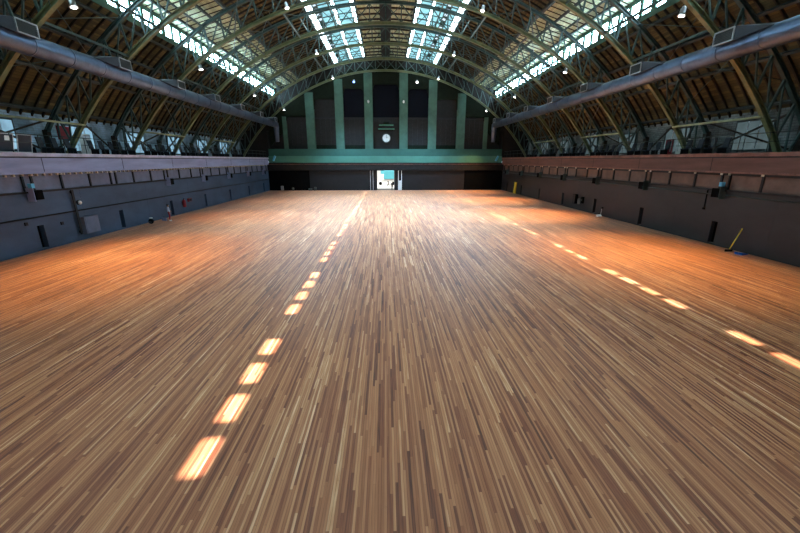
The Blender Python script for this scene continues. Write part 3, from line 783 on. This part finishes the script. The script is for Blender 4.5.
# ------------------------------------------------------------------ street beyond the door
struct(MB().box(-40, 40, YB+.85, 125, -.25, -.02).build('street_pavement', M_pave))
t = thing('street_building', 'pale building across the street seen through the far door', 'building', (0, 112, -.02))
MB().box(-30,30,0,6,0,24).build('wall', M_facade, t)
for x in (-7.5,-4.5,-1.2,4.6,7.6):
    for z in (3.4, 7.5):
        w = MB().box(x-.6,x+.6,-.06,0,z-1.2,z+1.2).build('window', M_frame, t); MB().box(x-.5,x+.5,-.08,-.06,z-1.1,z+1.1).build('pane', M_turq, w)
t = thing('delivery_truck', 'turquoise and white truck parked in the street outside the far door', 'truck', (.6, 99, -.02))
MB().box(-1.9,1.9,-1.1,1.1,.75,1.5).build('chassis_box', M_facade, t, bevel=.05)
MB().box(-1.3,1.3,-1.15,1.1,1.5,3.6).build('cargo_box', M_turq, t, bevel=.05)
MB().add([(-2.9,-1.0,.5),(-1.9,-1.0,.5),(-1.9,1.0,.5),(-2.9,1.0,.5),(-2.5,-1.0,2.4),(-1.35,-1.0,2.6),(-1.35,1.0,2.6),(-2.5,1.0,2.4)],
   [(0,3,2,1),(4,5,6,7),(0,1,5,4),(1,2,6,5),(2,3,7,6),(3,0,4,7)]).build('cab', M_white, t, bevel=.05)
for x in (-2.2, 1.2): MB().tube([(x,-1.12,.42),(x,-.85,.42)], .42, 20).build('wheel', M_black, t)

# ------------------------------------------------------------------ people
def skin(name, pts, edges, rad, mat, parent, sub=1):
    me = bpy.data.meshes.new(name); me.from_pydata([tuple(p) for p in pts], edges, []); me.materials.append(mat)
    o = bpy.data.objects.new(name, me); COL.objects.link(o); o.parent = parent
    md = o.modifiers.new('skin', 'SKIN'); md.use_smooth_shade = True
    sv = me.skin_vertices[0].data if me.skin_vertices else None
    if sv is None:
        bm = bmesh.new(); bm.from_mesh(me); bm.verts.layers.skin.verify(); bm.to_mesh(me); bm.free(); sv = me.skin_vertices[0].data
    for i, r in enumerate(rad):
        sv[i].radius = r if isinstance(r, tuple) else (r, r); sv[i].use_root = (i == 0)
    sb = o.modifiers.new('sub', 'SUBSURF'); sb.levels = sub; sb.render_levels = sub+1
    return o
M_skin = paint('skin', (.42,.25,.18), .55, .08); M_hair = paint('dark_hair', (.02,.015,.012), .6, .2)
def person(lab, loc, rz, shirt, trouser, shoe, H=1.72, stride=.0, arm=.0, seat=False):
    k = H/1.72
    t = thing('person', lab, 'person', loc, rz)
    V = lambda x, y, z: Vector((x*k, y*k, z*k))
    st = stride
    hip = {1: V(.10,0,.92), -1: V(-.10,0,.92)}
    knee = {1: V(.115,-.03-st*.5,.49), -1: V(-.115,-.01+st*.5,.49)}
    ank = {1: V(.12,.0-st*.7,.09), -1: V(-.12,.03+st,.09)}
    sh = {1: V(.19,0,1.40), -1: V(-.19,0,1.40)}
    el = {1: V(.25,.03-arm*.05,1.12), -1: V(-.25,.02,1.12)}
    wr = {1: V(.24-arm*.1,-.05-arm*.2,.87+arm*.28), -1: V(-.25,-.05,.87)}
    pts = [V(0,0,.96), V(0,.01,1.12), V(0,.01,1.30), V(0,0,1.45), V(0,-.01,1.52), V(0,-.02,1.58), V(0,-.015,1.67)]
    rad = [(.15*k,.11*k),(.13*k,.10*k),(.16*k,.11*k),(.07*k,.06*k),(.052*k,.052*k),(.07*k,.085*k),(.065*k,.08*k)]
    ed = [(0,1),(1,2),(2,3),(3,4),(4,5),(5,6)]
    def add(p, r, frm): pts.append(p); rad.append(r if isinstance(r, tuple) else (r*k, r*k)); ed.append((frm, len(pts)-1)); return len(pts)-1
    hands = {}
    for s in (1,-1):
        a = add(hip[s]+V(0,0,-.05), .07, 0); a = add(knee[s], .058, a); a = add(ank[s], .038, a); add(ank[s]+V(0,-.14,-.05), .035, a)
        b = add(sh[s], .055, 2); b = add(el[s], .042, b); b = add(wr[s], .028, b)
        h = add(wr[s]+V(0,-.02,-.07), (.02*k,.036*k), b); hands[s] = h
    skin('body', pts, ed, rad, M_skin, t)
    # five fingers on each hand
    for s in (1,-1):
        c = wr[s]+V(0,-.02,-.07)
        MB().ball(c+V(0,.0,.018),.018*k,.042*k,.055*k,10,8).build('palm', M_skin, t)
        for i, (dy, ln) in enumerate(((-.028,.075),(-.010,.085),(.009,.08),(.026,.062))):
            p0 = c+V(0,dy,-.015); skin('finger', [p0, p0+V(-s*.006,-.003,-ln*.55), p0+V(-s*.022,-.006,-ln)], [(0,1),(1,2)], [.0095*k,.0085*k,.007*k], M_skin, t, 0)
        p0 = c+V(0,-.03,.03); skin('thumb', [p0, p0+V(-s*.008,-.03,-.03), p0+V(-s*.016,-.04,-.06)], [(0,1),(1,2)], [.011*k,.010*k,.008*k], M_skin, t, 0)
    # face
    MB().ball(V(0,-.108,1.60),.011*k,.018*k,.02*k,8,6).build('nose', M_skin, t)
    for s in (1,-1):
        MB().ball(V(s*.03,-.09,1.625),.011*k,.008*k,.007*k,8,6).build('eye', M_white, t)
        MB().ball(V(s*.078,-.01,1.61),.01*k,.018*k,.028*k,8,6).build('ear', M_skin, t)
    MB().ball(V(0,-.097,1.565),.022*k,.008*k,.006*k,8,6).build('mouth', M_red, t)
    MB().ball(V(0,.03,1.665),.08*k,.09*k,.078*k,14,10).build('hair', M_hair, t)
    # clothes: close-fitting shells
    sp = [V(0,0,.88), V(0,.01,1.12), V(0,.01,1.30), V(0,0,1.44)]; sr = [(.17*k,.135*k),(.155*k,.125*k),(.175*k,.125*k),(.085*k,.075*k)]; se = [(0,1),(1,2),(2,3)]
    for s in (1,-1):
        sp += [sh[s], (sh[s]+el[s])/2, el[s], (el[s]*.3+wr[s]*.7)]; n = len(sp); sr += [(.068*k,.068*k),(.06*k,.06*k),(.054*k,.054*k),(.042*k,.042*k)]
        se += [(2,n-4),(n-4,n-3),(n-3,n-2),(n-2,n-1)]
    skin('shirt', sp, se, sr, shirt, t)
    tp = [V(0,0,1.02), V(0,0,.92)]; trr = [(.16*k,.125*k),(.17*k,.135*k)]; te = [(0,1)]
    for s in (1,-1):
        tp += [(hip[s]*.72+knee[s]*.28), knee[s], ank[s]+V(0,0,.03)]; n = len(tp); trr += [(.09*k,.09*k),(.07*k,.07*k),(.06*k,.06*k)]; te += [(1,n-3),(n-3,n-2),(n-2,n-1)]
    skin('trousers', tp, te, trr, trouser, t)
    for s in (1,-1):
        a = ank[s]
        MB().ball((a.x,a.y-.055*k,.045*k),.05*k,.14*k,.045*k,12,8).box(a.x-.045*k,a.x+.045*k,a.y-.18*k,a.y+.07*k,0,.025*k).build('shoe', shoe, t)
    return t
M_shirt = paint('pale_blue_shirt', (.62,.72,.85), .7, .1); M_rtrouser = paint('red_trousers', (.38,.02,.05), .7, .1)
M_jacket = paint('dark_jacket', (.02,.022,.03), .8, .2)
person('person in a pale blue shirt and red trousers standing by the left wall', (-23.1, 40.0, 0), 2.2, M_shirt, M_rtrouser, M_white, arm=.6)
person('person in dark clothes standing in the bright street doorway, right silhouette', (1.15, 81.3, 0), 2.9, M_jacket, M_jacket, M_black)
person('person in dark clothes walking on the pavement outside, left of the doorway figure', (.35, 90.0, -.02), 1.2, M_jacket, M_jacket, M_black, stride=.25)
# bags by the person
c = 38.6; bx = -23.9; by = 38.0
t = thing('backpack', 'black backpack with a white cloth on top, on the floor left of the standing person', 'bag', (-23.85, 38.0, 0))
MB().ball((0,0,.26),.24,.20,.26,14,10).build('bag_body', M_black, t); MB().ball((0,-.17,.18),.16,.08,.14,12,8).build('front_pocket', M_dark, t)
MB().tube([(-.1,.16,.1),(-.12,.26,.25),(-.08,.15,.45)], .025, 6).build('strap', M_black, t); MB().tube([(.1,.16,.1),(.12,.26,.25),(.08,.15,.45)], .025, 6).build('strap', M_black, t)
o = MB().ball((-23.80,37.98,.60),.17,.15,.07,12,8).build('white_cloth', M_white); tag(o, 'crumpled white cloth lying on the black backpack', 'cloth')
t = thing('tote_bag', 'small pale bag on the floor just left of the standing person', 'bag', (-23.75, 40.1, 0))
MB().add([(-.2,-.1,0),(.2,-.1,0),(.2,.1,0),(-.2,.1,0),(-.24,-.05,.3),(.24,-.05,.3),(.24,.05,.3),(-.24,.05,.3)],[(0,3,2,1),(4,5,6,7),(0,1,5,4),(1,2,6,5),(2,3,7,6),(3,0,4,7)]).build('bag_body', M_fasL, t, bevel=.02)
MB().tube([(-.12,0,.29),(-.1,0,.42),(.1,0,.42),(.12,0,.29)], .015, 6).build('handle', M_dark, t)

# ------------------------------------------------------------------ sun, sky, camera
l = bpy.data.lights.new('sun', 'SUN'); l.energy = 25; l.color = (1.0,.95,.86); l.angle = math.radians(.6)
so = bpy.data.objects.new('sun', l); COL.objects.link(so)
dv = Vector((4.72, 3.1, -24.9)).normalized(); so.rotation_euler = dv.to_track_quat('-Z', 'Y').to_euler(); so.location = (-5, 0, 60)
w = bpy.data.worlds.new('sky'); SC.world = w; w.use_nodes = True
bg = w.node_tree.nodes['Background']; bg.inputs[0].default_value = (.72,.86,1,1); bg.inputs[1].default_value = 1.3

cam = bpy.data.cameras.new('camera'); co = bpy.data.objects.new('camera', cam); COL.objects.link(co); SC.camera = co
cam.sensor_width = 36; cam.lens = 370/800*36; cam.clip_end = 500
co.location = (CAMX, 0, 6.2)
th = math.atan(106.5/370); ps = math.atan(14*math.cos(th)/370)
fw = Vector((math.sin(ps)*math.cos(th), math.cos(ps)*math.cos(th), -math.sin(th)))
co.rotation_euler = fw.to_track_quat('-Z', 'Y').to_euler()
vs = SC.view_settings; vs.view_transform = 'Standard'; vs.look = 'None'; vs.gamma = 1; vs.use_curve_mapping = False; vs.exposure = .3
SC.cycles.use_denoising = True
SC.cycles.max_bounces = 6; SC.cycles.diffuse_bounces = 4; SC.cycles.transparent_max_bounces = 8
SC.cycles.sample_clamp_indirect = 8
